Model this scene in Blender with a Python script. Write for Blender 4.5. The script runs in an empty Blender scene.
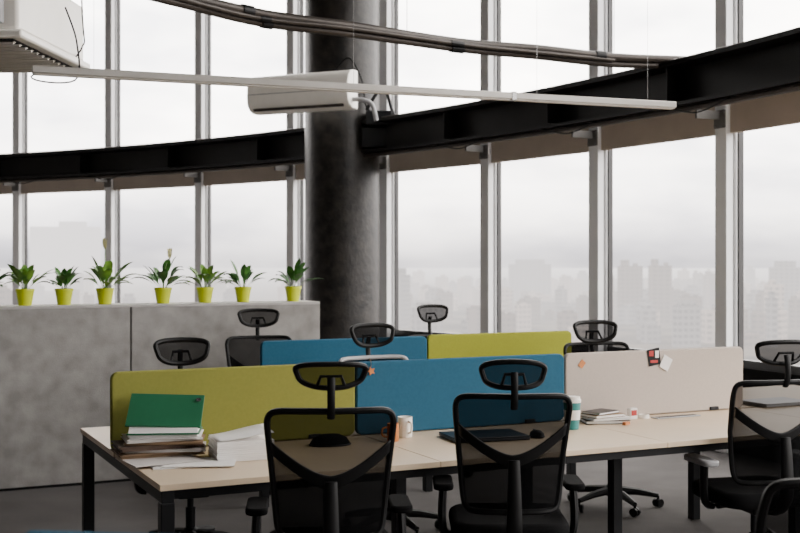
import bpy, math, random
from mathutils import Vector, Matrix
R = math.radians
random.seed(7)
scene = bpy.context.scene
col = scene.collection
# ------------------------------------------------------------------ frame of the place
F, CX, CY, H = 1150.0, 400.0, 262.0, 1.6
TH = R(25.6)
D = Vector((math.cos(TH), math.sin(TH), 0)); PV = Vector((-math.sin(TH), math.cos(TH), 0))
N0 = Vector((-.926, 4.43, 0))
def at(px, py, z):
    Y = (H - z) * F / (py - CY); return Vector(((px - CX) / F * Y, Y, z))
def atY(px, py, Y): return Vector(((px - CX) / F * Y, Y, H - (py - CY) / F * Y))
def s_at(px, q):
    u = (px - CX) / F; bx = N0.x + q * PV.x; by = N0.y + q * PV.y
    return (u * by - bx) / (D.x - u * D.y)
def L(s, q, z=0): v = N0 + D * s + PV * q; v.z = z; return v
# ------------------------------------------------------------------ materials
def lin(c):
    return tuple((x / 255 / 12.92) if x / 255 <= .04045 else ((x / 255 + .055) / 1.055) ** 2.4 for x in c)
def mat(name, c, rough=.6, metal=0, var=.12, scale=8, bump=0, bscale=None, c2=None, spec=.5, alpha=None, coat=0):
    m = bpy.data.materials.new(name); m.use_nodes = True; nt = m.node_tree; b = nt.nodes['Principled BSDF']
    a = lin(c); b2 = lin(c2) if c2 else tuple(x * (1 - var) for x in a); a = a if c2 else tuple(min(1, x * (1 + var)) for x in a)
    tc = nt.nodes.new('ShaderNodeTexCoord'); n = nt.nodes.new('ShaderNodeTexNoise')
    n.inputs['Scale'].default_value = scale; n.inputs['Detail'].default_value = 8
    nt.links.new(tc.outputs['Object'], n.inputs['Vector'])
    r = nt.nodes.new('ShaderNodeValToRGB'); r.color_ramp.elements[0].position = .35; r.color_ramp.elements[1].position = .65
    r.color_ramp.elements[0].color = (*b2, 1); r.color_ramp.elements[1].color = (*a, 1)
    nt.links.new(n.outputs['Fac'], r.inputs['Fac']); nt.links.new(r.outputs['Color'], b.inputs['Base Color'])
    b.inputs['Roughness'].default_value = rough; b.inputs['Metallic'].default_value = metal
    b.inputs['Specular IOR Level'].default_value = spec; b.inputs['Coat Weight'].default_value = coat
    if bump:
        n2 = nt.nodes.new('ShaderNodeTexNoise'); n2.inputs['Scale'].default_value = bscale or scale * 8; n2.inputs['Detail'].default_value = 3
        nt.links.new(tc.outputs['Object'], n2.inputs['Vector'])
        bp = nt.nodes.new('ShaderNodeBump'); bp.inputs['Strength'].default_value = bump; bp.inputs['Distance'].default_value = .01
        nt.links.new(n2.outputs['Fac'], bp.inputs['Height']); nt.links.new(bp.outputs['Normal'], b.inputs['Normal'])
    if alpha is not None: b.inputs['Alpha'].default_value = alpha
    return m
M = dict(
    black=mat('black_plastic', (10, 10, 11), .5, var=.1, spec=.22),
    blackmetal=mat('black_metal', (12, 13, 16), .45, 0, var=.1, spec=.25),
    mesh=mat('black_mesh', (7, 7, 8), .9, alpha=.86, spec=.05),
    mesh2=mat('black_double_mesh', (7, 7, 8), .9, alpha=.62, spec=.05),
    hmesh=mat('headrest_mesh', (9, 9, 10), .9, alpha=.82, spec=.05),
    seat=mat('seat_fabric', (12, 12, 13), .9, bump=.3, bscale=300, spec=.1),
    greyp=mat('grey_plastic', (160, 160, 162), .4),
    whitep=mat('white_plastic', (248, 244, 236), .35, var=.02),
    lime=mat('lime_fabric', (136, 136, 68), .95, var=.03, scale=70, bump=.3, bscale=500, spec=.1),
    lime2=mat('bright_lime_fabric', (154, 157, 58), .95, var=.03, scale=70, bump=.3, bscale=500, spec=.1),
    blue=mat('blue_fabric', (50, 94, 118), .95, var=.035, scale=70, bump=.3, bscale=500, spec=.1),
    beige=mat('beige_fabric', (190, 178, 168), .95, var=.02, scale=70, bump=.3, bscale=500, spec=.1),
    desk=mat('pale_laminate', (212, 190, 162), .4, var=.04, scale=3, spec=.38),
    floor=mat('floor_carpet', (96, 93, 92), .95, scale=2.5, var=.1, bump=.4, bscale=150, spec=.08),
    concrete=mat('concrete_panel', (156, 153, 150), .8, scale=7, c2=(132, 129, 127), bump=.2, bscale=120, spec=.2),
    conctop=mat('concrete_top', (176, 173, 170), .7, var=.06),
    column=mat('dark_column', (44, 40, 37), .42, scale=8, c2=(9, 9, 9), bump=.35, bscale=22, spec=.45),
    beam=mat('black_steel', (14, 13, 14), .5, var=.25, scale=4, spec=.2),
    mull=mat('mullion_paint', (244, 244, 245), .4, var=.02, scale=2),
    groove=mat('mullion_groove', (150, 150, 152), .5),
    sash=mat('dark_sash', (50, 49, 50), .5),
    blind=mat('tan_blind', (196, 182, 168), .9, var=.05, scale=4),
    parapet=mat('parapet', (20, 19, 19), .85, spec=.1),
    ceil=mat('ceiling_paint', (124, 121, 118), .9),
    wall=mat('wall_paint', (140, 136, 133), .9),
    pipe=mat('pipe_grey', (62, 56, 52), .45, .4, var=.2, scale=5),
    bracket=mat('bracket_steel', (104, 102, 100), .5, .2, var=.1),
    lamp=mat('lamp_aluminium', (196, 192, 186), .35, .15, var=.05),
    lampd=mat('lamp_diffuser', (215, 210, 202), .5, var=.02),
    pot=mat('lime_pot', (200, 210, 24), .4, var=.04),
    soil=mat('soil', (45, 33, 24), .95),
    leaf=mat('leaf_green', (70, 124, 46), .45, scale=14, c2=(36, 82, 30)),
    leafl=mat('leaf_light', (122, 160, 56), .45, scale=14, c2=(64, 116, 42)),
    spathe=mat('spathe', (226, 220, 170), .6, var=.04),
    paper=mat('paper', (236, 233, 230), .8, var=.02),
    paper2=mat('paper_grey', (200, 194, 190), .8, var=.03),
    kraft=mat('kraft_card', (134, 108, 80), .8),
    brown=mat('brown_card', (80, 62, 50), .8),
    green=mat('green_binder', (32, 100, 68), .45, var=.08, scale=5),
    steel=mat('steel', (150, 150, 150), .25, .9),
    cupteal=mat('teal_cup', (50, 130, 128), .5),
    orange=mat('orange', (196, 120, 60), .6),
    red=mat('red', (170, 34, 30), .6),
    lap=mat('laptop_grey', (40, 42, 47), .35, .3, var=.04),
)
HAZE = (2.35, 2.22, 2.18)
def hazy(name, c, k=1400., pattern=True, c2=None):  # haze painted into the surface: emission replaces diffuse colour with distance
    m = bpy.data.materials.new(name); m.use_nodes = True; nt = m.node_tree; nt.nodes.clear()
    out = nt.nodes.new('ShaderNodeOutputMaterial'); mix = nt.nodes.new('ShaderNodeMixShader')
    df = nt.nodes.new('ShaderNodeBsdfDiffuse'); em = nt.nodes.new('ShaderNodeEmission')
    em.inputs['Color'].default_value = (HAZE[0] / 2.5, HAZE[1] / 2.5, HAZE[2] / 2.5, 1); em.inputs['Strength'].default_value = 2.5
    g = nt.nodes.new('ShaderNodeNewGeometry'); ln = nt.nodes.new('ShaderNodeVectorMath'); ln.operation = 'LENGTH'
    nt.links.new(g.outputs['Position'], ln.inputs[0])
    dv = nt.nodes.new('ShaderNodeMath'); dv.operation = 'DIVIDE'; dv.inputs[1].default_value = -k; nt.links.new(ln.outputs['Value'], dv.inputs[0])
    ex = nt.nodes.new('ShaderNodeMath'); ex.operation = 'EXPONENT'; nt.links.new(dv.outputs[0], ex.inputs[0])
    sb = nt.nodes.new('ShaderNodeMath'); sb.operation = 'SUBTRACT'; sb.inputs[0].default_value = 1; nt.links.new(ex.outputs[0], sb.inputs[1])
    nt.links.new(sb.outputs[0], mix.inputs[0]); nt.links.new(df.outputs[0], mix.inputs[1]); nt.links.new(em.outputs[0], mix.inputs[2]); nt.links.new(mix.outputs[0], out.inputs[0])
    a = lin(c)
    if pattern:
        br = nt.nodes.new('ShaderNodeTexBrick'); br.inputs['Scale'].default_value = 1; br.offset = 0
        br.inputs['Mortar Size'].default_value = .9; br.inputs['Brick Width'].default_value = 4.4; br.inputs['Row Height'].default_value = 3.4
        br.inputs['Color1'].default_value = (*lin(c2), 1); br.inputs['Color2'].default_value = (*lin(c2), 1); br.inputs['Mortar'].default_value = (*a, 1)
        sp = nt.nodes.new('ShaderNodeSeparateXYZ'); nt.links.new(g.outputs['Position'], sp.inputs[0])
        ad = nt.nodes.new('ShaderNodeMath'); ad.operation = 'ADD'; nt.links.new(sp.outputs['X'], ad.inputs[0]); nt.links.new(sp.outputs['Y'], ad.inputs[1])
        cb = nt.nodes.new('ShaderNodeCombineXYZ'); nt.links.new(ad.outputs[0], cb.inputs['X']); nt.links.new(sp.outputs['Z'], cb.inputs['Y'])
        nt.links.new(cb.outputs[0], br.inputs['Vector']); nt.links.new(br.outputs['Color'], df.inputs['Color'])
    else:
        n = nt.nodes.new('ShaderNodeTexNoise'); n.inputs['Scale'].default_value = .03; n.inputs['Detail'].default_value = 9
        nt.links.new(g.outputs['Position'], n.inputs['Vector'])
        r = nt.nodes.new('ShaderNodeValToRGB'); r.color_ramp.elements[0].position = .4; r.color_ramp.elements[1].position = .6
        r.color_ramp.elements[0].color = (*lin(c2), 1); r.color_ramp.elements[1].color = (*a, 1)
        nt.links.new(n.outputs['Fac'], r.inputs['Fac']); nt.links.new(r.outputs['Color'], df.inputs['Color'])
    return m
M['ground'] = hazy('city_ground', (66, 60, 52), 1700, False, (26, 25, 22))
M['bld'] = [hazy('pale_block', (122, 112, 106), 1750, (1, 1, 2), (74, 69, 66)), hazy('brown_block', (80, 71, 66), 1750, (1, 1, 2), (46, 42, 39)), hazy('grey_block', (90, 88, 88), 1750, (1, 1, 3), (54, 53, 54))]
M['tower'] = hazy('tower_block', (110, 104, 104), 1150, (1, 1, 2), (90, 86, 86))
# ------------------------------------------------------------------ mesh builder
class MB:
    def __init__(s): s.v = []; s.f = []
    def add(s, vs, fs, T=None):
        n = len(s.v); s.v += [tuple(T @ Vector(v)) if T else tuple(v) for v in vs]; s.f += [tuple(n + i for i in f) for f in fs]; return s
    def box(s, c, d, rot=None):
        x, y, z = d[0] / 2, d[1] / 2, d[2] / 2
        vs = [(a, b, e) for a in (-x, x) for b in (-y, y) for e in (-z, z)]
        T = Matrix.Translation(c) @ (rot.to_4x4() if rot else Matrix.Identity(4))
        return s.add(vs, [(0, 1, 3, 2), (4, 6, 7, 5), (0, 4, 5, 1), (2, 3, 7, 6), (0, 2, 6, 4), (1, 5, 7, 3)], T)
    def tube(s, pts, r, seg=10, closed=False, sx=1, flat=None):
        pts = [Vector(p) for p in pts]; n = len(pts); rings = []
        up = None
        for i, p in enumerate(pts):
            if closed: t = (pts[(i + 1) % n] - pts[i - 1]).normalized()
            else: t = (pts[min(i + 1, n - 1)] - pts[max(i - 1, 0)]).normalized()
            if up is None:
                a = Vector((0, 0, 1)) if abs(t.z) < .9 else Vector((0, 1, 0)); up = (a - t * a.dot(t)).normalized()
            else: up = (up - t * up.dot(t)).normalized()
            if flat is not None:
                fa = Vector(flat); up = (fa - t * fa.dot(t)).normalized()
            sd = t.cross(up); rr = r[i] if isinstance(r, (list, tuple)) else r
            rings.append([p + up * (rr * math.cos(2 * math.pi * k / seg)) + sd * (rr * sx * math.sin(2 * math.pi * k / seg)) for k in range(seg)])
        vs = [v for rg in rings for v in rg]; fs = []
        for i in range(n if closed else n - 1):
            j = (i + 1) % n
            for k in range(seg):
                l = (k + 1) % seg; fs.append((i * seg + k, i * seg + l, j * seg + l, j * seg + k))
        if not closed: fs.append(tuple(range(seg))[::-1]); fs.append(tuple((n - 1) * seg + k for k in range(seg)))
        return s.add(vs, fs)
    def lathe(s, prof, seg=28, c=(0, 0, 0), caps=True):
        vs = [(c[0] + r * math.cos(2 * math.pi * k / seg), c[1] + r * math.sin(2 * math.pi * k / seg), c[2] + z) for r, z in prof for k in range(seg)]
        fs = []
        for i in range(len(prof) - 1):
            for k in range(seg):
                l = (k + 1) % seg; fs.append((i * seg + k, i * seg + l, (i + 1) * seg + l, (i + 1) * seg + k))
        if caps: fs.append(tuple(range(seg))[::-1]); fs.append(tuple((len(prof) - 1) * seg + k for k in range(seg)))
        return s.add(vs, fs)
    def prism(s, poly, h, T=None):
        n = len(poly); vs = [(x, y, 0) for x, y in poly] + [(x, y, h) for x, y in poly]
        fs = [tuple(range(n))[::-1], tuple(range(n, 2 * n))] + [(i, (i + 1) % n, n + (i + 1) % n, n + i) for i in range(n)]
        return s.add(vs, fs, T)
    def build(s, name, m, parent=None, smooth=True, bevel=0, seg=2, solid=0, sub=0):
        me = bpy.data.meshes.new(name); me.from_pydata(s.v, [], s.f); me.validate(); me.update()
        import bmesh
        bm = bmesh.new(); bm.from_mesh(me); bmesh.ops.recalc_face_normals(bm, faces=bm.faces); bm.to_mesh(me); bm.free()
        if smooth:
            me.polygons.foreach_set('use_smooth', [True] * len(me.polygons)); me.set_sharp_from_angle(angle=R(38))
        me.materials.append(m)
        o = bpy.data.objects.new(name, me); col.objects.link(o)
        if parent: o.parent = parent
        if solid: md = o.modifiers.new('s', 'SOLIDIFY'); md.thickness = solid; md.offset = 0
        if bevel: md = o.modifiers.new('b', 'BEVEL'); md.width = bevel; md.segments = seg; md.limit_method = 'ANGLE'; md.angle_limit = R(40)
        return o
def tag(o, label=None, cat=None, group=None, kind=None):
    if label: o['label'] = label
    if cat: o['category'] = cat
    if group: o['group'] = group
    if kind: o['kind'] = kind
    return o
def empty(name, loc, rz=0, label=None, cat=None, group=None, kind=None):
    o = bpy.data.objects.new(name, None); col.objects.link(o); o.location = loc; o.rotation_euler = (0, 0, rz); o.empty_display_size = .1
    return tag(o, label, cat, group, kind)
def copy_tree(o, parent=None, top=True):
    c = o.copy(); col.objects.link(c); c.parent = parent
    for ch in list(o.children): copy_tree(ch, c)
    return c
def rrect(w, h, r, n=6):
    pts = []
    for cx, cy, a0 in ((w / 2 - r, h / 2 - r, 0), (-w / 2 + r, h / 2 - r, 90), (-w / 2 + r, -h / 2 + r, 180), (w / 2 - r, -h / 2 + r, 270)):
        for k in range(n + 1):
            a = R(a0 + 90 * k / n); pts.append((cx + r * math.cos(a), cy + r * math.sin(a)))
    return pts
def spline(pts, n=8):
    pts = [Vector(p) for p in pts]; out = []
    for i in range(len(pts) - 1):
        p0 = pts[max(i - 1, 0)]; p1 = pts[i]; p2 = pts[i + 1]; p3 = pts[min(i + 2, len(pts) - 1)]
        for k in range(n):
            t = k / n
            out.append(.5 * ((2 * p1) + (p2 - p0) * t + (2 * p0 - 5 * p1 + 4 * p2 - p3) * t * t + (3 * p1 - p0 - 3 * p2 + p3) * t ** 3))
    out.append(pts[-1]); return out
# ------------------------------------------------------------------ room shell
C0 = Vector((-13.75, 1.54, 0)); RB = 17.93; RF = 18.48
def arc(deg, r, z=0): return Vector((C0.x + r * math.cos(R(deg)), C0.y + r * math.sin(R(deg)), z))
CEIL = 6.4
def slab(z0, z1):
    poly = [arc(a, RF + .15)[:2] for a in range(-20, 93, 2)] + [(-14.2, 20.3), (-14.2, -5.2), (3.4, -5.2)]
    return MB().prism(poly, z1 - z0, Matrix.Translation((0, 0, z0)))
slab(-.3, 0).build('floor', M['floor'], smooth=False)['kind'] = 'structure'
slab(CEIL, CEIL + .3).build('ceiling', M['ceil'], smooth=False)['kind'] = 'structure'
MB().box((-14.3, 7.5, CEIL / 2), (.2, 25.4, CEIL)).build('wall_left', M['wall'], smooth=False)['kind'] = 'structure'
MB().box((-5.4, -5.3, CEIL / 2), (17.6, .2, CEIL)).build('wall_back', M['wall'], smooth=False)['kind'] = 'structure'
wr = MB(); pa = arc(-20, RF + .1); pb = arc(-2, RF + .1)
wr.box(((pa.x + pb.x) / 2, (pa.y + pb.y) / 2, CEIL / 2), ((pb - pa).length, .2, CEIL), Matrix.Rotation(math.atan2(pb.y - pa.y, pb.x - pa.x), 3, 'Z'))
wr.build('wall_right', M['wall'], smooth=False)['kind'] = 'structure'
# facade
vis = [26.3, 31.6, 36.9, 42.4, 47.9, 53.6, 59.35, 65.3]
angs = [10.2, 15.7, 21.0] + vis + [71.2, 77.0, 82.8]
for i, a in enumerate(angs[:-1]):
    b = angs[i + 1]; w = empty('window_%d' % (i + 1), arc((a + b) / 2, RF, 0), 0); w['kind'] = 'structure'
    o0 = w.location
    A = arc(a, RF) - o0; B = arc(b, RF) - o0; t = (B - A).normalized(); nrm = Vector((t.y, -t.x, 0))
    if nrm.dot(arc((a + b) / 2, 1) - C0) < 0: nrm = -nrm
    yaw = math.atan2(t.y, t.x); rot = Matrix.Rotation(yaw, 3, 'Z'); ln = (B - A).length; mid = (A + B) / 2
    MB().box(mid + Vector((0, 0, .36)), (ln, .12, .72), rot).build('parapet', M['parapet'], w, False)
    fr = MB()
    for sgn in (-1, 1): fr.box(mid + t * sgn * (ln / 2 - .095) + Vector((0, 0, 3.55)), (.02, .05, 5.66), rot)
    for z in (.75, 6.36): fr.box(mid + Vector((0, 0, z)), (ln - .1, .06, .07), rot)
    fr.build('frame', M['sash'], w, False)
    MB().box(mid + Vector((0, 0, 2.85)) - nrm * .07, (ln - .16, .05, .34), rot).build('blind_band', M['blind'], w, False)
    ra = Matrix.Rotation(R(a), 3, 'Z'); mp = arc(a, RF - .01) - o0
    mm_ = MB().box(mp + Vector((0, 0, CEIL / 2)), (.08, .175, CEIL - .002), ra).build('mullion', M['mull'], w, bevel=.006)
    MB().box(arc(a, RF - .056) - o0 + Vector((0, 0, CEIL / 2)), (.012, .11, CEIL - .004), ra).build('groove', M['groove'], mm_, False)
    MB().box(arc(a, RF - .1) - o0 + Vector((0, 0, CEIL / 2)), (.076, .14, CEIL - .002), ra).build('fin', M['mull'], mm_, bevel=.006)
    bk = MB(); q = arc(a, RF - .26) - o0
    bk.box(q + Vector((0, 0, 2.83)), (.28, .022, .07), ra)
    bk.box(arc(a, RF - .145) - o0 + Vector((0, 0, 2.8)), (.014, .13, .15), ra)
    for s_ in (-.045, .045):
        for zz in (2.745, 2.85): bk.tube([arc(a, RF - .145) - o0 + ra @ Vector((0, s_, 0)) + Vector((0, 0, zz)), arc(a, RF - .165) - o0 + ra @ Vector((0, s_, 0)) + Vector((0, 0, zz))], .01, 6)
    bk.build('bracket', M['bracket'], w, False)
# curved I beam
bm_ = MB(); prof = [(-.16, 0), (.16, 0), (.16, .03), (.02, .05), (.02, .32), (.16, .34), (.16, .37), (-.16, .37), (-.16, .34), (-.02, .32), (-.02, .05), (-.16, .03)]
def sweep(mb, prof, a0, a1, r, z, st=1.0):
    n = int((a1 - a0) / st) + 1; k = len(prof); vs = []; fs = []
    for i in range(n):
        a = a0 + (a1 - a0) * i / (n - 1)
        vs += [arc(a, r + x, z + y) for x, y in prof]
    for i in range(n - 1):
        for j in range(k): l = (j + 1) % k; fs.append((i * k + j, i * k + l, (i + 1) * k + l, (i + 1) * k + j))
    fs.append(tuple(range(k))); fs.append(tuple((n - 1) * k + j for j in range(k))[::-1]); mb.add(vs, fs)
beam = empty('curved_beam', arc(40, RB, 2.865), 0, 'long curved black steel beam running round in front of the windows', 'beam')
sweep(bm_, prof, 4, 86, RB, 2.865); g = bm_.build('girder', M['beam'], beam); g.location = -beam.location
for zz, rr_, r_, nm in ((2.838, -.1, .026, 'conduit'), (2.85, .02, .014, 'conduit'), (3.25, -.1, .012, 'conduit')):
    cnd = MB(); sweep(cnd, [(r_ * math.cos(t * math.pi / 4), r_ * math.sin(t * math.pi / 4)) for t in range(8)], 4, 86, RB + rr_, zz)
    g = cnd.build(nm, M['pipe'], beam); g.location = -beam.location
for a in angs[1:-2]:
    mb = MB(); ra = Matrix.Rotation(R(a), 3, 'Z'); mb.box(arc(a, RB - .09, 3.05), (.135, .012, .28), ra)
    g = mb.build('stiffener', M['beam'], beam, False); g.location = -beam.location
for a in (24, 29.5, 35, 56.5, 62):
    p0 = arc(a, RB - .12, 2.86); p1 = arc(a + 2.4, RB - .12, 2.86); pm = (p0 + p1) / 2; pm.z -= .07
    g = MB().tube(spline([p0, pm, p1]), .007, 6).build('loose_cable', M['black'], beam); g.location = -beam.location
# column
cc = Vector((-.69, 13.7, 0))
cl = empty('round_column', cc, 0, 'thick round near-black column rising behind the grey partition', 'column')
MB().lathe([(.445, .0), (.445, CEIL)], 64).build('shaft', M['column'], cl)
cb = MB(); cb.box((.5, -.35, 3.03), (.5, .3, .22)); cb.box((.45, -.45, 3.25), (.3, .25, .16)); cb.tube(spline([(.3, -.45, 3.35), (.5, -.5, 3.6), (.62, -.4, 3.3), (.8, -.3, 3.1)]), .02)
cb.build('junction_box', M['blackmetal'], cl, False, bevel=.01)
MB().tube(spline([(-.1, -.46, 3.75), (.1, -.47, 3.95), (.25, -.42, 3.7), (.3, -.43, 3.4), (.42, -.4, 3.3)]), .011, 6).build('cable', M['black'], cl)
# split air conditioner on the column
ac = empty('air_conditioner', (-1.08, 12.9, 3.29), R(-24), 'white wall-mounted air conditioner fixed to the dark column', 'air conditioner')
prof2 = [(.0, 0), (-.13, 0), (-.2, .025), (-.25, .08), (-.265, .16), (-.26, .28), (-.235, .36), (-.18, .41), (-.1, .43), (0, .43)]
T = Matrix.Translation((-.66, .12, 0)) @ Matrix(((0, 0, 1, 0), (1, 0, 0, 0), (0, 1, 0, 0), (0, 0, 0, 1)))
MB().prism(prof2, 1.28, T).build('casing', M['whitep'], ac, bevel=.014, seg=3)
MB().box((-.02, -.1, .03), (1.14, .012, .03), Matrix.Rotation(R(40), 3, 'X')).build('louvre', M['pipe'], ac, False)
MB().box((.0, -.144, .2), (1.24, .006, .008)).build('panel_seam', M['greyp'], ac, False)
MB().tube(spline([(.6, .0, .1), (.75, -.04, .08), (.86, -.02, 0.02), (.9, 0, -.15)]), .025).build('hose', M['greyp'], ac)
# ceiling unit top left
fc = empty('ceiling_unit', (-2.69, 6.5, 2.75), R(-4), 'white ceiling-hung ventilation unit with slatted underside at top left', 'ventilation unit')
MB().box((0, 0, .22), (1.5, 1.0, .34)).build('casing', M['whitep'], fc, bevel=.02)
MB().box((0, 0, .03), (1.56, 1.06, .045)).build('rim', M['whitep'], fc, bevel=.012)
sl = MB()
for k in range(12): sl.box((0, -.44 + k * .08, .0), (1.42, .05, .012), Matrix.Rotation(R(25), 3, 'X'))
sl.build('grille', M['whitep'], fc, False)
MB().box((0, 0, .004), (1.45, 1.0, .004)).build('grille_backing', M['blackmetal'], fc, False)
for x in (.45, .66): MB().box((x, -.54, .16), (.05, .05, .16)).build('bracket', M['greyp'], fc, False, bevel=.006)
MB().box((.56, -.51, .25), (.2, .03, .1)).build('control_box', M['greyp'], fc, False, bevel=.006)
for x, y in ((-.6, -.4), (.6, -.4), (-.6, .4), (.6, .4)): MB().tube([(x, y, .38), (x, y, CEIL - 2.76)], .006, 6).build('hanging_rod', M['steel'], fc)
MB().tube(spline([(.78, .1, .3), (.84, .12, .1), (.8, .2, -.1), (.5, .3, -.06), (.78, .35, .1), (.8, .3, .6), (.76, .3, 3.64)]), .005, 6).build('cable', M['black'], fc)
# hanging linear lamp
la = atY(32, 70, 5.5); lb = atY(674, 103.5, 6.75); la.z = lb.z = 2.52
mid = (la + lb) / 2; v = lb - la; yaw = math.atan2(v.y, v.x); ln = v.length
lm = empty('linear_lamp', mid, yaw, 'long thin grey linear lamp hanging level across the room', 'lamp')
for k, (x0, x1) in enumerate(((-ln / 2, .205 * ln), (.21 * ln, ln / 2))):
    b = MB().box(((x0 + x1) / 2, 0, 0), (x1 - x0, .055, .036)).build('housing', M['lamp'], lm, bevel=.004)
    MB().box(((x0 + x1) / 2, 0, -.021), (x1 - x0 - .02, .042, .006)).build('diffuser', M['lampd'], b, False)
MB().box((.2075 * ln, 0, .0), (.025, .062, .044)).build('joiner', M['steel'], lm, False)
for x in (-.42, -.05, .25, .45): MB().tube([(x * ln, 0, .016), (x * ln, 0, CEIL - 2.521)], .001, 5).build('suspension_wire', M['steel'], lm)
# pipes
pp = [(-1.86, 6.6), (-1.42, 7.3), (-.93, 7.8), (-.35, 8.15), (.46, 8.8), (1.1, 9.15), (1.75, 9.4), (2.42, 9.56)]
for nn, (dz, dy, r, lb2) in enumerate(((0, 0, .034, 'thickest, topmost of the three dark pipes bundled along the top'), (-.05, .03, .028, 'middle one of the three dark pipes bundled along the top'), (-.028, -.035, .017, 'thinnest of the three dark pipes bundled along the top'))):
    pr = empty('ceiling_pipe', (pp[3][0], pp[3][1] + dy, 3.285 + dz), 0, lb2, 'pipe', 'bundled pipes along the top')
    n_end = 8 if nn < 2 else 6
    pts = spline([(x - pp[3][0] + (.02 * math.sin(i * 2) if dz else 0), y - pp[3][1], .014 * math.sin(i * 1.7 + nn * .3) - .012 * (i == 4)) for i, (x, y) in enumerate(pp)][:n_end] + ([(2.42 + .12 - pp[3][0], 9.58 - pp[3][1], -.03), (2.42 + .17 - pp[3][0], 9.6 - pp[3][1], -.1 - dz)] if nn < 2 else [(1.75 - pp[3][0], 9.42 - pp[3][1], -.01)]), 8)
    MB().tube(pts, r, 12).build('pipe_run', M['pipe'], pr)
    for k in ((14, 46) if nn == 0 else (16, 31)): MB().tube([pts[k], pts[k + 1]], r * 1.25, 12).build('coupling', M['blackmetal'], pr)
    if dz == 0:
        for k in (10, 28, 48): MB().tube([pts[k] + Vector((0, 0, .02)), Vector((pts[k].x, pts[k].y, CEIL - 3.286))], .003, 6).build('hanger', M['steel'], pr)
# ------------------------------------------------------------------ partition and plants
q0 = 4.02; sR = s_at(320, q0); sJ = s_at(131, q0); sL = s_at(-260, q0)
pt = empty('low_partition', L((sL + sR) / 2, q0 + .16), TH, 'waist-high concrete-grey partition with plant pots along its top', 'partition')
cs = (sL + sR) / 2
MB().box(((sL + sJ) / 2 - cs - .003, 0, .645), (sJ - sL - .006, .32, 1.25)).build('panel', M['concrete'], pt, False, bevel=.003)
MB().box(((sJ + sR) / 2 - cs + .003, 0, .645), (sR - sJ - .006, .32, 1.25)).build('panel', M['concrete'], pt, False, bevel=.003)
MB().box((0, 0, 1.28), (sR - sL, .325, .02)).build('top', M['conctop'], pt, False, bevel=.003)
MB().box((0, 0, .01), (sR - sL - .04, .28, .02)).build('plinth', M['blackmetal'], pt, False)
def leaf(mb, base, az, ln, wd, lift, droop, n=8, stem=.36, out=.22):
    dirv = Vector((math.cos(az), math.sin(az), 0)); sd = Vector((-math.sin(az), math.cos(az), 0)); vs = []; fs = []
    for i in range(n + 1):
        t = i / n; rr = ln * (t * math.cos(lift) + out * t * t); z = ln * (t * math.sin(lift) - droop * t * t * t)
        c = Vector(base) + dirv * rr + Vector((0, 0, max(z, -.03)))
        w = .002 if t < stem else .002 + wd * math.sin(math.pi * min(1, (t - stem) / (1 - stem)) ** .8) ** .8
        vs += [c - sd * w + Vector((0, 0, w * .35)), c, c + sd * w + Vector((0, 0, w * .35))]
    for i in range(n):
        a = i * 3; fs += [(a, a + 1, a + 4, a + 3), (a + 1, a + 2, a + 5, a + 4)]
    mb.add(vs, fs)
plants = [(25, 'leaves fanning wide, leftmost full plant', .92, 0, 19), (64, 'low compact foliage, second full pot from the left', .8, 0, 18), (105, 'one tall pale flower standing highest', 1.05, 1, 20),
          (163, 'pale flower just right of the panel joint', 1.05, 2, 14), (205, 'spreading leaves, third pot from the column', .88, 0, 19), (243, 'dark broad leaves, second pot from the column', .92, 0, 16), (293, 'sparse upright leaves, right beside the column', 1.0, 0, 10), (-13, 'leaves poking in from the left edge', .92, 0, 15)]
for px, desc, sc, fl, nl in plants:
    pos = L(s_at(px, q0 + .12), q0 + .12, 1.291)
    p = empty('potted_plant', pos, random.uniform(0, 6), 'lime-potted plant, ' + desc, 'plant', 'potted plants on the partition')
    MB().lathe([(.046, 0), (.062, .1), (.066, .1), (.066, .118), (.058, .118), (.056, .1)], 28).build('pot', M['pot'], p)
    MB().lathe([(.001, .1), (.057, .102)], 20, caps=False).build('soil', M['soil'], p)
    lf = MB()
    for k in range(nl + 4):
        az = k * 2.4 + random.uniform(-.3, .3); lift = random.uniform(.5, 1.42)
        leaf(lf, (.012 * math.cos(az), .012 * math.sin(az), .1), az, sc * random.uniform(.18, .31), sc * random.uniform(.02, .034), lift, random.uniform(.1, .45), out=.1, stem=.36)
    lf.build('foliage', M['leafl'] if px in (105, 205, 25) else M['leaf'], p)
    if fl:
        f = MB(); hx = .0 if fl == 1 else .05; hz = .47 if fl == 1 else .4
        MB().tube(spline([(0, 0, .1), (hx * .3, 0, .25), (hx, 0, hz - .06)]), .003, 6).build('stem', M['leafl'], p)
        for az in (.4, 2.4, 4.5): leaf(f, (hx, 0, hz - .07), az, .09, .015, 1.4, .05, stem=.02, out=.05)
        f.build('flower', M['spathe'], p)
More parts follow.
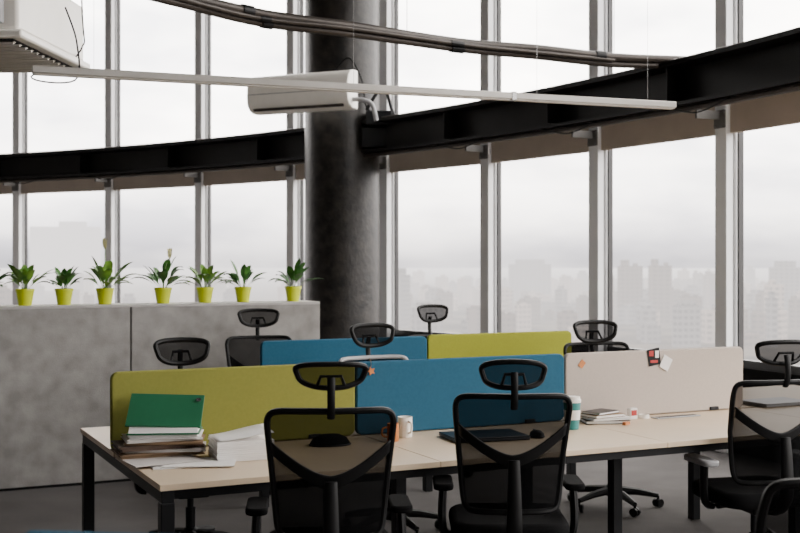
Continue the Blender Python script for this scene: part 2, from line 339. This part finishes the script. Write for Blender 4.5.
# ------------------------------------------------------------------ benches
W = 1.69; MOD = 1.2217
def bench(name, s0, s1, qa, qb, mods, label, double):
    b = empty(name, L(s0, qa), TH, label, 'desk'); dp = qb - qa; n = mods; ml = (s1 - s0) / n
    rows = ((0, dp / 2 - .02), (dp / 2 + .02, dp)) if double else ((0, dp),)
    for i in range(n):
        for a, c in rows:
            MB().box(((i + .5) * ml, (a + c) / 2, .7275), (ml - .003, c - a, .025)).build('tabletop', M['desk'], b, False, bevel=.002)
        if double: MB().box(((i + .5) * ml, dp / 2, .6), (ml - .2, .22, .012)).build('cable_tray', M['blackmetal'], b, False)
    rl = MB()
    for y in ((.1, dp - .1, dp / 2) if double else (.1, dp - .1)): rl.box(((s1 - s0) / 2, y, .69), (s1 - s0 - .06, .04, .05))
    rl.build('long_rail', M['blackmetal'], b, False)
    for i in range(n + 1):
        x = min(max(i * ml, .035), s1 - s0 - .035); ins = .035 if i in (0, n) else .42
        if not double: ins = .05
        MB().box((x, dp / 2, .69), (.05, dp - .02 if i in (0, n) else dp - .2, .05)).build('cross_rail', M['blackmetal'], b, False, bevel=.003)
        for y in (ins, dp - ins): MB().box((x, y, .3335), (.055, .055, .665)).build('leg', M['blackmetal'], b, False, bevel=.004)
    return b
bench('bench_desk', 0, 4 * MOD, 0, W, 4, 'long double bench desk with pale top and black legs in front', True)
def divider(s0, s1, q, z1, m, label, z0=.742):
    w = s1 - s0 - .008; c = L((s0 + s1) / 2, q, z0)
    d = empty('desk_divider', c, TH, label, 'divider', 'fabric desk dividers')
    T = Matrix.Translation((0, .018, (z1 - z0) / 2)) @ Matrix.Rotation(R(90), 4, 'X')
    MB().prism(rrect(w, z1 - z0, .035), .036, T).build('panel', m, d, bevel=.008, seg=3)
    for x in (-w * .32, w * .32):
        MB().box((x, 0, .012), (.06, .06, .02)).build('clamp', M['blackmetal'], d, False, bevel=.003)
    return d
divider(-.02, MOD - .04, W / 2, 1.104, M['lime'], 'olive lime fabric desk divider at the left end of the front desk')
divider(MOD - .04, 2 * MOD - .03, W / 2, 1.104, M['blue'], 'blue fabric desk divider between the lime and beige ones')
divider(2 * MOD - .03, 3 * MOD, W / 2, 1.104, M['beige'], 'beige fabric desk divider with notes pinned on it')
q2 = .845 + 1.9; sa = s_at(260, q2); sb = s_at(571, q2); sm = s_at(426.5, q2)
bench('bench_desk', sa, sb + .05, q2 - .03, q2 + .6, 2, 'farther bench desk hidden behind the front row of dividers', False)
divider(sa, sm, q2, 1.085, M['blue'], 'smaller-looking blue divider on the farther desk')
divider(sm, sb, q2, 1.092, M['lime2'], 'bright lime divider on the farther desk, right of the blue one')
# ------------------------------------------------------------------ chair
def se(c, e): return math.copysign(abs(c) ** e, c)
def backpt(u, v):
    w = .196 + .042 * min(1, max(0, v) / .9)
    x = u * w; z = .56 + .49 * v
    y = -.2 - .075 * v + .035 * math.sin(math.pi * min(1, v * 1.1)) + .055 * u * u
    return Vector((x, y, z))
def headpt(u, v):
    x = u * (.112 + .026 * v); z = -.05 + .1 * v + .006 * (1 - u * u) * v + .02 * u * u * (1 - v)
    y = .035 * u * u - .02 * (v - .5)
    return Vector((x, y, z))
def disc_surface(fn, e=.42, rings=8, seg=48):
    vs = [fn(0, .5)]; fs = []
    for r in range(1, rings + 1):
        for k in range(seg):
            a = 2 * math.pi * k / seg; rr = r / rings
            vs.append(fn(rr * se(math.cos(a), e), .5 + .5 * rr * se(math.sin(a), e)))
    for k in range(seg): fs.append((0, 1 + k, 1 + (k + 1) % seg))
    for r in range(rings - 1):
        for k in range(seg):
            l = (k + 1) % seg; fs.append((1 + r * seg + k, 1 + (r + 1) * seg + k, 1 + (r + 1) * seg + l, 1 + r * seg + l))
    return vs, fs
def rim(fn, e=.42, seg=64): return [fn(se(math.cos(2 * math.pi * k / seg), e), .5 + .5 * se(math.sin(2 * math.pi * k / seg), e)) for k in range(seg)]
EB = .17
def make_chair():
    t = empty('office_chair', (0, 0, 0))
    sbm = MB()
    for k in range(5):
        a = R(90 + 72 * k); sbm.tube([(0, 0, .115), (.17 * math.cos(a), .17 * math.sin(a), .1), (.3 * math.cos(a), .3 * math.sin(a), .075)], [.03, .024, .016], 8)
    sbm.lathe([(.04, .075), (.045, .09), (.04, .14), (.03, .15)], 20); sbm.build('star_base', M['black'], t)
    for k in range(5):
        a = R(90 + 72 * k); c = Vector((.3 * math.cos(a), .3 * math.sin(a), 0)); cs_ = MB(); ax = Vector((-math.sin(a + .6), math.cos(a + .6), 0))
        for s_ in (-1, 1): cs_.tube([c + ax * s_ * .006 + Vector((0, 0, .028)), c + ax * s_ * .026 + Vector((0, 0, .028))], .027, 14)
        cs_.tube([c + Vector((0, 0, .035)), c + Vector((0, 0, .075))], .009, 8); cs_.build('caster', M['black'], t)
    MB().lathe([(.027, .12), (.027, .26), (.018, .262), (.018, .42)], 18).build('gas_lift', M['blackmetal'], t)
    MB().box((0, -.02, .415), (.17, .24, .045)).build('tilt_mechanism', M['black'], t, False, bevel=.01)
    st = MB(); st.prism(rrect(.5, .48, .11, 6), .075, Matrix.Translation((0, .015, .437))); st.build('seat', M['seat'], t, bevel=.03, seg=4)
    vs, fs = disc_surface(backpt, EB, 10, 72); MB().add(vs, fs).build('back_mesh', M['mesh'], t)
    MB().tube(rim(backpt, EB, 120), .0125, 8, closed=True).build('back_frame', M['black'], t)
    n = 28
    def band(top, bot, off, m, name, solid):
        mb = MB(); vs = []; fs = []
        for i in range(n + 1):
            u = -1 + 2 * i / n; vt = top(u); vb = bot(u)
            for j in range(9):
                v_ = vt + (vb - vt) * j / 8; vs.append(backpt(u * .97, v_) + Vector((0, off - .02 * (1 - u * u), 0)))
        for i in range(n):
            for j in range(8): a_ = i * 9 + j; fs.append((a_, a_ + 1, a_ + 10, a_ + 9))
        return mb.add(vs, fs).build(name, m, t, solid=solid)
    smile = lambda u: .5 + .26 * abs(u) ** 1.6
    band(smile, lambda u: .04, -.012, M['mesh2'], 'lower_mesh', 0)
    band(smile, lambda u: smile(u) - .1, -.022, M['black'], 'lumbar_support', .008)
    sp = spline([(0, -.06, .42), (0, -.2, .43), (0, -.28, .5), (0, -.29, .6), (0, -.285, .7), (0, -.275, .79)], 5)
    MB().tube(sp, [.028 - .012 * i / (len(sp) - 1) for i in range(len(sp))], 10, sx=1.5, flat=(0, 1, 0)).build('back_spine', M['black'], t)
    MB().tube(spline([(0, -.272, 1.0), (0, -.292, 1.04), (0, -.295, 1.1), (0, -.285, 1.15)], 4), .009, 10, sx=1.7, flat=(0, 1, 0)).build('headrest_post', M['black'], t)
    hf = MB().tube([p for p in rim(headpt, .42, 56)], .0115, 8, closed=True); hf.tube([headpt(-.45, .05), headpt(-.3, .5) + Vector((0, -.012, 0)), headpt(.3, .5) + Vector((0, -.012, 0)), headpt(.45, .05)], .007, 6)
    hfo = hf.build('headrest_frame', M['black'], t); hfo.location = (0, -.27, 1.136)
    vs, fs = disc_surface(headpt, .42, 6, 40); MB().add(vs, fs).build('headrest_mesh', M['hmesh'], hfo)
    for s_ in (-1, 1):
        ar = MB().tube(spline([(s_ * .17, -.02, .43), (s_ * .26, -.02, .43), (s_ * .285, -.02, .48), (s_ * .28, -.01, .63)], 4), .018, 8, sx=1.5, flat=(1, 0, 0)).build('armrest', M['black'], t)
        pd = MB(); pd.prism(rrect(.085, .25, .035, 5), .028, Matrix.Translation((s_ * .28, .02, .63))); pd.build('arm_pad', M['seat'], ar, bevel=.008)
    return t
proto = make_chair()
UP = ('tilt_mechanism', 'seat', 'back_mesh', 'back_frame', 'lumbar_support', 'lower_mesh', 'back_spine', 'headrest_post', 'headrest_frame', 'armrest')
first = True
def chair(backpos, rz, label, group, dz=0, hz=0, tilt=0, frame=None, pad=None, hs=1.0, hsz=1.0):
    c = proto if first else copy_tree(base_copy)
    fwd = Vector((-math.sin(rz), math.cos(rz), 0)); c.location = (backpos.x + fwd.x * .27, backpos.y + fwd.y * .27, 0); c.rotation_euler = (0, 0, rz)
    tag(c, label, 'chair', group)
    for ch in c.children:
        nm = ch.name.split('.')[0]
        if nm in UP: ch.location.z += dz
        if nm in ('headrest_frame', 'headrest_post'): ch.location.z += hz
        if nm == 'headrest_post' and hz > .02: ch.location.z -= hz * .4
        if nm == 'headrest_frame': ch.rotation_euler.x += tilt; ch.scale = (hs, hs, hs * hsz)
        if frame and nm == 'back_frame': ch.material_slots[0].link = 'OBJECT'; ch.material_slots[0].material = frame; ch['label'] = 'light grey back frame'
        if pad and nm == 'armrest':
            for g_ in ch.children: g_.material_slots[0].link = 'OBJECT'; g_.material_slots[0].material = pad; g_['label'] = 'arm pad tinted pale grey as reflected light'
    return c
base_copy = copy_tree(proto)
gf = 'mesh office chairs on the near side of the front desk'; gb = 'mesh office chairs beyond the dividers'
def flat(v): return Vector((v.x, v.y, 0))
chair(flat(atY(331, 400, 4.24)), R(5), 'black mesh office chair on the near side, before the lime and blue dividers', gf, 0, .04, hsz=.86)
first = False
chair(flat(atY(514, 400, 4.7)), R(0), 'black mesh office chair in front of the blue divider, with its headrest tilted up', gf, 0, .0, R(-14), hsz=1.0)
chair(flat(atY(785, 400, 5.45)), R(14), 'black mesh office chair with arm pads tinted pale as reflected light at the right, beyond the beige divider', gf, -.02, .05, pad=M['greyp'])  # pale pad colour stands in for light reflecting off the arm tops
chair(flat(atY(858, 400, 2.9)), R(20), 'nearest black office chair, only a corner showing bottom right', gf, 0, 0)
bq = 2.05
chair(L(s_at(181, bq), bq), TH + R(176), 'black office chair whose headrest rises above the olive lime divider', gb, -.07, .02, hs=1.15, hsz=1.1)
chair(L(s_at(370, bq), bq), TH + R(184), 'office chair with light grey back frame, headrest above the front blue divider', gb, -.035, .045, frame=M['greyp'], hs=1.1, hsz=1.1)
chair(L(s_at(593, bq), bq), TH + R(172), 'black office chair behind the left half of the beige divider', gb, 0, -.01, hs=1.18, hsz=1.05)
bq = 3.66
chair(L(s_at(258, bq), bq), TH + R(170), 'black office chair standing against the grey partition, beside the dark column', gb, 0, .05, hs=1.1)
chair(L(s_at(431, bq), bq), TH + R(182), 'farthest black office chair, headrest above the far blue and lime dividers', gb, -.03, .085, hsz=1.15)
for o in [base_copy] + list(base_copy.children_recursive): bpy.data.objects.remove(o)
# ------------------------------------------------------------------ desk objects
ZT = .741
def sheet_stack(name, c, rz, w, d, h, m, label, cat, group=None, jitter=0, n=1):
    e = empty(name, c, rz, label, cat, group)
    mb = MB(); z = 0
    for k in range(n):
        mb.box((random.uniform(-jitter, jitter), random.uniform(-jitter, jitter), z + h / n / 2), (w, d, h / n * .92), Matrix.Rotation(random.uniform(-jitter, jitter) * 6, 3, 'Z')); z += h / n
    mb.build('sheets', m, e, False); return e
lp = at(186, 463, ZT)
for k, (dx, dy, rz) in enumerate(((0, 0, .35), (.06, -.005, .1), (-.1, .02, .55))):
    sheet_stack('paper_sheet', lp + Vector((dx, dy - .015, .0045 * k)), rz, .3, .21, .004, M['paper' if k != 2 else 'paper2'], ('white paper lying askew, lowest at the front of the pile', 'white paper lying straight in front of the pile', 'greyish paper sticking out left in front of the pile')[k], 'paper', None, .004, 2)
pc = at(162, 456, ZT) + Vector((0, .0, .0145))
z = 0; fg = 'folders piled at the left end of the desk'
for w, d, h, m, lb2, dx, rz in ((.36, .23, .018, 'kraft', 'brown card folder at the bottom of the pile', -.02, .42), (.34, .23, .010, 'paper2', 'greyish papers second from bottom of the pile', .015, .12), (.36, .22, .02, 'brown', 'dark brown folder in the middle of the pile', -.02, .42),
                               (.33, .22, .012, 'kraft', 'kraft folder above the dark brown one in the pile', .015, .16), (.32, .21, .012, 'paper2', 'grey-white sheaf of papers upper in the pile', .0, .36), (.30, .21, .016, 'paper', 'white sheaf of papers just under the green binder', .02, .12)):
    sheet_stack('folder', pc + Vector((dx, 0, z)), rz, w, d, h, M[m], lb2, 'folder', fg, .008, 4); z += h + .001
gbn = empty('ring_binder', pc + Vector((.018, -.015, z + .001)), R(5), 'thick green ring binder propped open on top of the pile of folders', 'binder')
MB().box((0, 0, .004), (.31, .2, .006)).build('cover', M['green'], gbn, False, bevel=.001)
rx = Matrix.Rotation(R(2), 3, 'Y') @ Matrix.Rotation(R(36), 3, 'X')
MB().box(Vector((.0, .01, .092)), (.325, .205, .01), rx).build('cover', M['green'], gbn, False, bevel=.002)
MB().box((0, .09, .08), (.3, .005, .14)).build('spine', M['green'], gbn, False, bevel=.001)
MB().prism([(-.095, .008), (.08, .008), (.08, .13), (.06, .12), (-.08, .022)], .295, Matrix(((0, 0, 1, -.1475), (1, 0, 0, 0), (0, 1, 0, 0), (0, 0, 0, 1)))).build('pages', M['paper'], gbn, False)
MB().lathe([(.009, 0), (.012, .003), (.005, .003), (.005, 0)], 16).build('ring', M['steel'], gbn).matrix_local = Matrix.Translation((.14, .05, .132)) @ rx.to_4x4()
rc = at(241, 457, ZT)
rm = empty('paper_ream', rc, R(20), 'thick open stack of white paper right of the folder pile', 'paper stack')
rn = MB()
for k in range(10): rn.box((.002 * math.sin(k * 2.1), .002 * math.cos(k * 1.3), .004 + k * .0085), (.25, .21, .0078), Matrix.Rotation(.012 * math.sin(k * 1.7), 3, 'Z'))
rn.build('pages', M['paper'], rm, False)
fl_ = MB(); n = 10; vs = []; fs = []
for i in range(n + 1):
    t = i / n; x = -.125 + .25 * t; z = .09 + .028 * math.sin(math.pi * t * .62) * t
    vs += [(x, -.1, z), (x, .1, z + .012 * t)]
for i in range(n): fs.append((2 * i, 2 * i + 1, 2 * i + 3, 2 * i + 2))
fl_.add(vs, fs).build('loose_page', M['paper'], rm, solid=.002)
bc = empty('glasses_case', at(330, 445, ZT), R(15), 'low black rounded case seen through the nearest chair back', 'case')
MB().lathe([(.09, 0), (.095, .012), (.08, .035), (.045, .05), (.002, .054)], 28).build('lid', M['seat'], bc); bc.scale = (1, .6, 1)
MB().lathe([(.1, 0), (.102, .004), (.098, .008)], 28).build('rim', M['blackmetal'], bc)
def mug(c, r, h, m, label, rz):
    e = empty('mug', c, rz, label, 'mug')
    MB().lathe([(r * .9, 0), (r, .006), (r, h), (r * .9, h), (r * .88, .008), (.001, .008)], 28, caps=False).build('cup', m, e)
    MB().tube(spline([(r, 0, h * .8), (r + .025, 0, h * .72), (r + .025, 0, h * .35), (r, 0, h * .25)]), .005, 8).build('handle', m, e); return e
mug(at(405, 437, ZT), .036, .1, M['whitep'], 'plain white mug on the desk between the two chairs', R(-60))
mug(at(393, 441, ZT), .028, .085, M['orange'], 'small orange cup beside the white mug', R(200))
def laptop(c, rz, w, d, label, m):
    e = empty('laptop', c, rz, label, 'laptop')
    MB().box((0, 0, .008), (w, d, .012)).build('base', m, e, False, bevel=.003); MB().box((0, 0, .0185), (w, d, .007)).build('lid', m, e, False, bevel=.003)
    return e
laptop(at(484, 438, ZT), TH - R(8), .38, .25, 'dark closed laptop behind the second chair, below the blue divider', M['lap'])
ms = empty('computer_mouse', at(537, 437, ZT), R(20), 'black computer mouse right of the dark laptop', 'mouse')
MB().lathe([(.03, 0), (.034, .006), (.03, .022), (.018, .033), (.001, .036)], 24).build('shell', M['black'], ms).scale = (.95, 1.6, 1)
MB().box((0, .03, .03), (.006, .02, .012)).build('wheel', M['greyp'], ms, False)
cup = empty('takeaway_cup', at(572, 429, ZT), 0, 'tall teal paper cup with a white lid beside the beige divider', 'cup')
MB().lathe([(.034, 0), (.044, .14)], 28).build('body', M['cupteal'], cup)
MB().lathe([(.046, .138), (.047, .15), (.042, .155), (.041, .168), (.001, .168)], 28).build('lid', M['whitep'], cup)
MB().lathe([(.0395, .05), (.0432, .1), (.0432, .1)], 28, caps=False).build('sleeve', M['whitep'], cup)
bk0 = at(604, 422, ZT); z = 0
for k, (w, d, h, m, dx, lb2) in enumerate(((.24, .17, .018, 'brown', 0, 'dark book at the bottom of the small stack by the teal cup'), (.23, .16, .012, 'paper', .01, 'white booklet second in the small stack by the teal cup'), (.2, .15, .016, 'kraft', -.015, 'tan notebook near the top of the small stack'), (.18, .12, .012, 'lap', -.02, 'small dark pad on top of the stack by the teal cup'))):
    e = empty('book', bk0 + Vector((dx, 0, z)), R(6 + 13 * k), lb2, 'book', 'books by the teal cup')
    MB().box((0, 0, h / 2), (w * .97, d * .97, h * .7)).build('pages', M['paper'], e, False)
    for zz in (.001, h - .001): MB().box((0, 0, zz), (w, d, .002)).build('cover', M[m], e, False)
    z += h + .001
pk = empty('card_packet', at(624, 419, ZT + .0) + Vector((.045, 0, 0)), R(30), 'little red and white packet right of the book stack', 'packet')
MB().box((0, 0, .03), (.05, .03, .06)).build('box', M['paper'], pk, False, bevel=.003); MB().box((0, -.0155, .035), (.038, .002, .03)).build('label', M['red'], pk, False)
pk = empty('pencil_eraser', at(627, 424, ZT) + Vector((-.01, -.03, 0)), R(50), 'tiny orange block lying before the red and white packet', 'eraser')
MB().box((0, 0, .008), (.05, .02, .016)).build('block', M['orange'], pk, False, bevel=.002)
tp = empty('tape_roll', at(640, 418, ZT) + Vector((.02, 0, 0)), 0, 'small white tape roll right of the packet', 'tape')
MB().lathe([(.02, 0), (.03, 0), (.03, .02), (.02, .02), (.02, 0)], 24, caps=False).build('roll', M['whitep'], tp)
ct = empty('cable_port', at(676, 417, ZT), TH, 'slim metal cable port set in the desk before the beige divider', 'cable port')
MB().box((0, 0, .003), (.3, .06, .006)).build('frame', M['greyp'], ct, False, bevel=.002); MB().box((0, 0, .0065), (.26, .03, .002)).build('flap', M['blackmetal'], ct, False)
laptop(at(775, 404, ZT), TH, .36, .24, 'pale closed laptop on the desk at the far right', M['greyp'])
def onface(px, py, q): s = s_at(px, q); Y = L(s, q).y; return L(s, q, H - (py - CY) / F * Y)
def note(px, py, w, h, m, rot, label, name='sticky_note', cat='note', off=.0):
    e = empty(name, onface(px, py, W / 2 - .021 - off), TH, label, cat)
    b = MB().box((0, 0, 0), (w, .0016, h), Matrix.Rotation(rot, 3, 'Y')); b.build('sheet', m, e, False); return e
note(582, 364, .032, .04, M['orange'], .7, 'tiny orange tilted sticker on the beige divider')
n1 = note(654, 357, .085, .095, M['black'], -.15, 'black and red printed card pinned on the beige divider', 'pinned_card', 'card')
for x, zc, w, h, m in ((-.02, .02, .03, .03, 'red'), (.02, .015, .025, .04, 'paper'), (.0, -.025, .05, .015, 'red')): MB().box((x, -.0015, zc), (w, .001, h)).build('print', M[m], n1, False)
note(666, 363, .065, .075, M['paper'], .5, 'white tilted slip of paper beside the black and red card', off=.004)
tg = empty('hanging_tag', onface(371, 371, W / 2 - .022), TH, 'small orange tag hooked on the left end of the front blue divider', 'tag')
MB().prism([(math.cos(R(36 * k)) * (.022 if k % 2 else .011), math.sin(R(36 * k)) * (.022 if k % 2 else .011)) for k in range(10)], .006, Matrix.Rotation(R(90), 4, 'X')).build('charm', M['orange'], tg, False)
MB().tube([(0, 0, .02), (0, -.002, .045), (0, .02, .062)], .0015, 5).build('string', M['kraft'], tg)
# foreground desk with blue divider, only its top edge in view
fd = empty('bench_desk', (-.42, 1.98, 0), R(-7), 'nearest desk, below the bottom edge of the photo', 'desk')
MB().box((0, 0, .7275), (.62, .6, .025)).build('tabletop', M['desk'], fd, False)
for x in (-.27, .27):
    for y in (-.26, .26): MB().box((x, y, .3575), (.05, .05, .715)).build('leg', M['blackmetal'], fd, False)
dd = empty('desk_divider', (-.46, 2.095, .741), R(-7), 'nearest blue divider, a sliver along the bottom left edge', 'divider', 'fabric desk dividers')
MB().prism(rrect(.5, .3625, .03), .03, Matrix.Translation((0, .015, .18125)) @ Matrix.Rotation(R(90), 4, 'X')).build('panel', M['blue'], dd, bevel=.006)
# ------------------------------------------------------------------ city
GZ = -45
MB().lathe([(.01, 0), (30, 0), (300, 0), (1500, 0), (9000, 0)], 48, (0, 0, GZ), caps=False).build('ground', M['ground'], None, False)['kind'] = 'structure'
protos = []
for v in range(3):
    mb = MB(); mb.box((0, 0, .5), (1, 1, 1))
    if v == 0: mb.box((.1, .1, 1.04), (.4, .4, .1))
    if v == 1: mb.box((-.25, 0, 1.05), (.3, .6, .12)); mb.box((.3, .2, 1.02), (.2, .2, .06))
    if v == 2: mb.box((0, 0, 1.06), (.7, .5, .14))
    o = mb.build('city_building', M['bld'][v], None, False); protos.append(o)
used = [0, 0, 0]; placed = []
def bld(v, x, y, w, d, h, rz, label, group=None):
    if used[v] == 0: o = protos[v]
    else: o = protos[v].copy(); col.objects.link(o)
    used[v] = 1; o.location = (x, y, GZ); o.scale = (w, d, h); o.rotation_euler = (0, 0, rz); tag(o, label, 'building'); placed.append((x, y, math.hypot(w, d) / 2))
    if group: o['group'] = group
    elif 'group' in o: del o['group']
    return o
kinds = ['pale hazy tower block among the city buildings beyond the windows', 'brownish hazy block among the city buildings beyond the windows', 'grey hazy flat-roofed block among the city buildings beyond the windows']
grp = ['pale city blocks', 'brown city blocks', 'grey city blocks']
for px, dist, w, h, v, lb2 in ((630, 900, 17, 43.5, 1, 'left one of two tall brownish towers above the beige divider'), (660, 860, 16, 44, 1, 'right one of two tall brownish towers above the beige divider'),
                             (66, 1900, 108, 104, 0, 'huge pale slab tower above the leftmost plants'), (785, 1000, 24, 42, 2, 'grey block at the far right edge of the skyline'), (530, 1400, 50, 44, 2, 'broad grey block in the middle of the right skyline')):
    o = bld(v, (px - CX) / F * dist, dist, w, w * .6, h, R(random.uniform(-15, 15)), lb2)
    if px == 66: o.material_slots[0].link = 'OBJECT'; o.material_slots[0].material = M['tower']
for o in list(bpy.data.objects):
    pass
k = tries = 0
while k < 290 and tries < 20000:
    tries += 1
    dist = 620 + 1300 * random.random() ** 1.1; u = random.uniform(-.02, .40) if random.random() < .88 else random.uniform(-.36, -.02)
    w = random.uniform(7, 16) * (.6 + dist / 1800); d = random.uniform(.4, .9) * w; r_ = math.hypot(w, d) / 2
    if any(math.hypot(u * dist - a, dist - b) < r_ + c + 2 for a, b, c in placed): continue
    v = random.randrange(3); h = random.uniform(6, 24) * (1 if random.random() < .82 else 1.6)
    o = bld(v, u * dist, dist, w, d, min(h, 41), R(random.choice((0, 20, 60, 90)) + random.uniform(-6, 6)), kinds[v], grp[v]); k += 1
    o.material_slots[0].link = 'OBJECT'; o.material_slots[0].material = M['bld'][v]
# ------------------------------------------------------------------ world
wd = bpy.data.worlds.new('World'); scene.world = wd; wd.use_nodes = True; nt = wd.node_tree; bg = nt.nodes['Background']
tc = nt.nodes.new('ShaderNodeTexCoord'); sx = nt.nodes.new('ShaderNodeSeparateXYZ'); nt.links.new(tc.outputs['Generated'], sx.inputs[0])
rp = nt.nodes.new('ShaderNodeValToRGB'); e = rp.color_ramp.elements; S = 14.0
def cc4(r, g, b): return (r / S, g / S, b / S, 1)
e[0].position = 0; e[0].color = cc4(*HAZE); e[1].position = 1; e[1].color = cc4(12.5, 12.0, 11.2)
for pos, c in ((.015, (3.4, 3.2, 3.12)), (.05, (6.4, 6.05, 5.75)), (.14, (12.0, 11.4, 10.6))): x = e.new(pos); x.color = cc4(*c)
nt.links.new(sx.outputs['Z'], rp.inputs['Fac'])
mp = nt.nodes.new('ShaderNodeMapping'); mp.inputs['Scale'].default_value = (2.6, 2.6, 7.5); nt.links.new(tc.outputs['Generated'], mp.inputs[0])
nz = nt.nodes.new('ShaderNodeTexNoise'); nz.inputs['Scale'].default_value = 1.9; nz.inputs['Detail'].default_value = 4; nt.links.new(mp.outputs[0], nz.inputs['Vector'])
r2 = nt.nodes.new('ShaderNodeValToRGB'); r2.color_ramp.elements[0].position = .36; r2.color_ramp.elements[0].color = (.52, .53, .58, 1); r2.color_ramp.elements[1].position = .62; r2.color_ramp.elements[1].color = (1.0, 1.0, 1.0, 1)
nt.links.new(nz.outputs['Fac'], r2.inputs['Fac'])
mm = nt.nodes.new('ShaderNodeMix'); mm.data_type = 'RGBA'; mm.blend_type = 'MULTIPLY'; mm.inputs[0].default_value = 1
nt.links.new(rp.outputs['Color'], mm.inputs[6]); nt.links.new(r2.outputs['Color'], mm.inputs[7]); nt.links.new(mm.outputs[2], bg.inputs['Color'])
bg.inputs['Strength'].default_value = S
# ------------------------------------------------------------------ camera
cd = bpy.data.cameras.new('camera'); cam = bpy.data.objects.new('camera', cd); col.objects.link(cam)
cam.location = (0, 0, H); cam.rotation_euler = (R(90), 0, 0); cd.sensor_width = 36; cd.lens = F / 800 * 36; cd.shift_y = -(266.5 - CY) / 800
cd.clip_end = 20000; cd.clip_start = .05
cd.dof.use_dof = True; cd.dof.focus_distance = 5.2; cd.dof.aperture_fstop = 4.5
scene.camera = cam
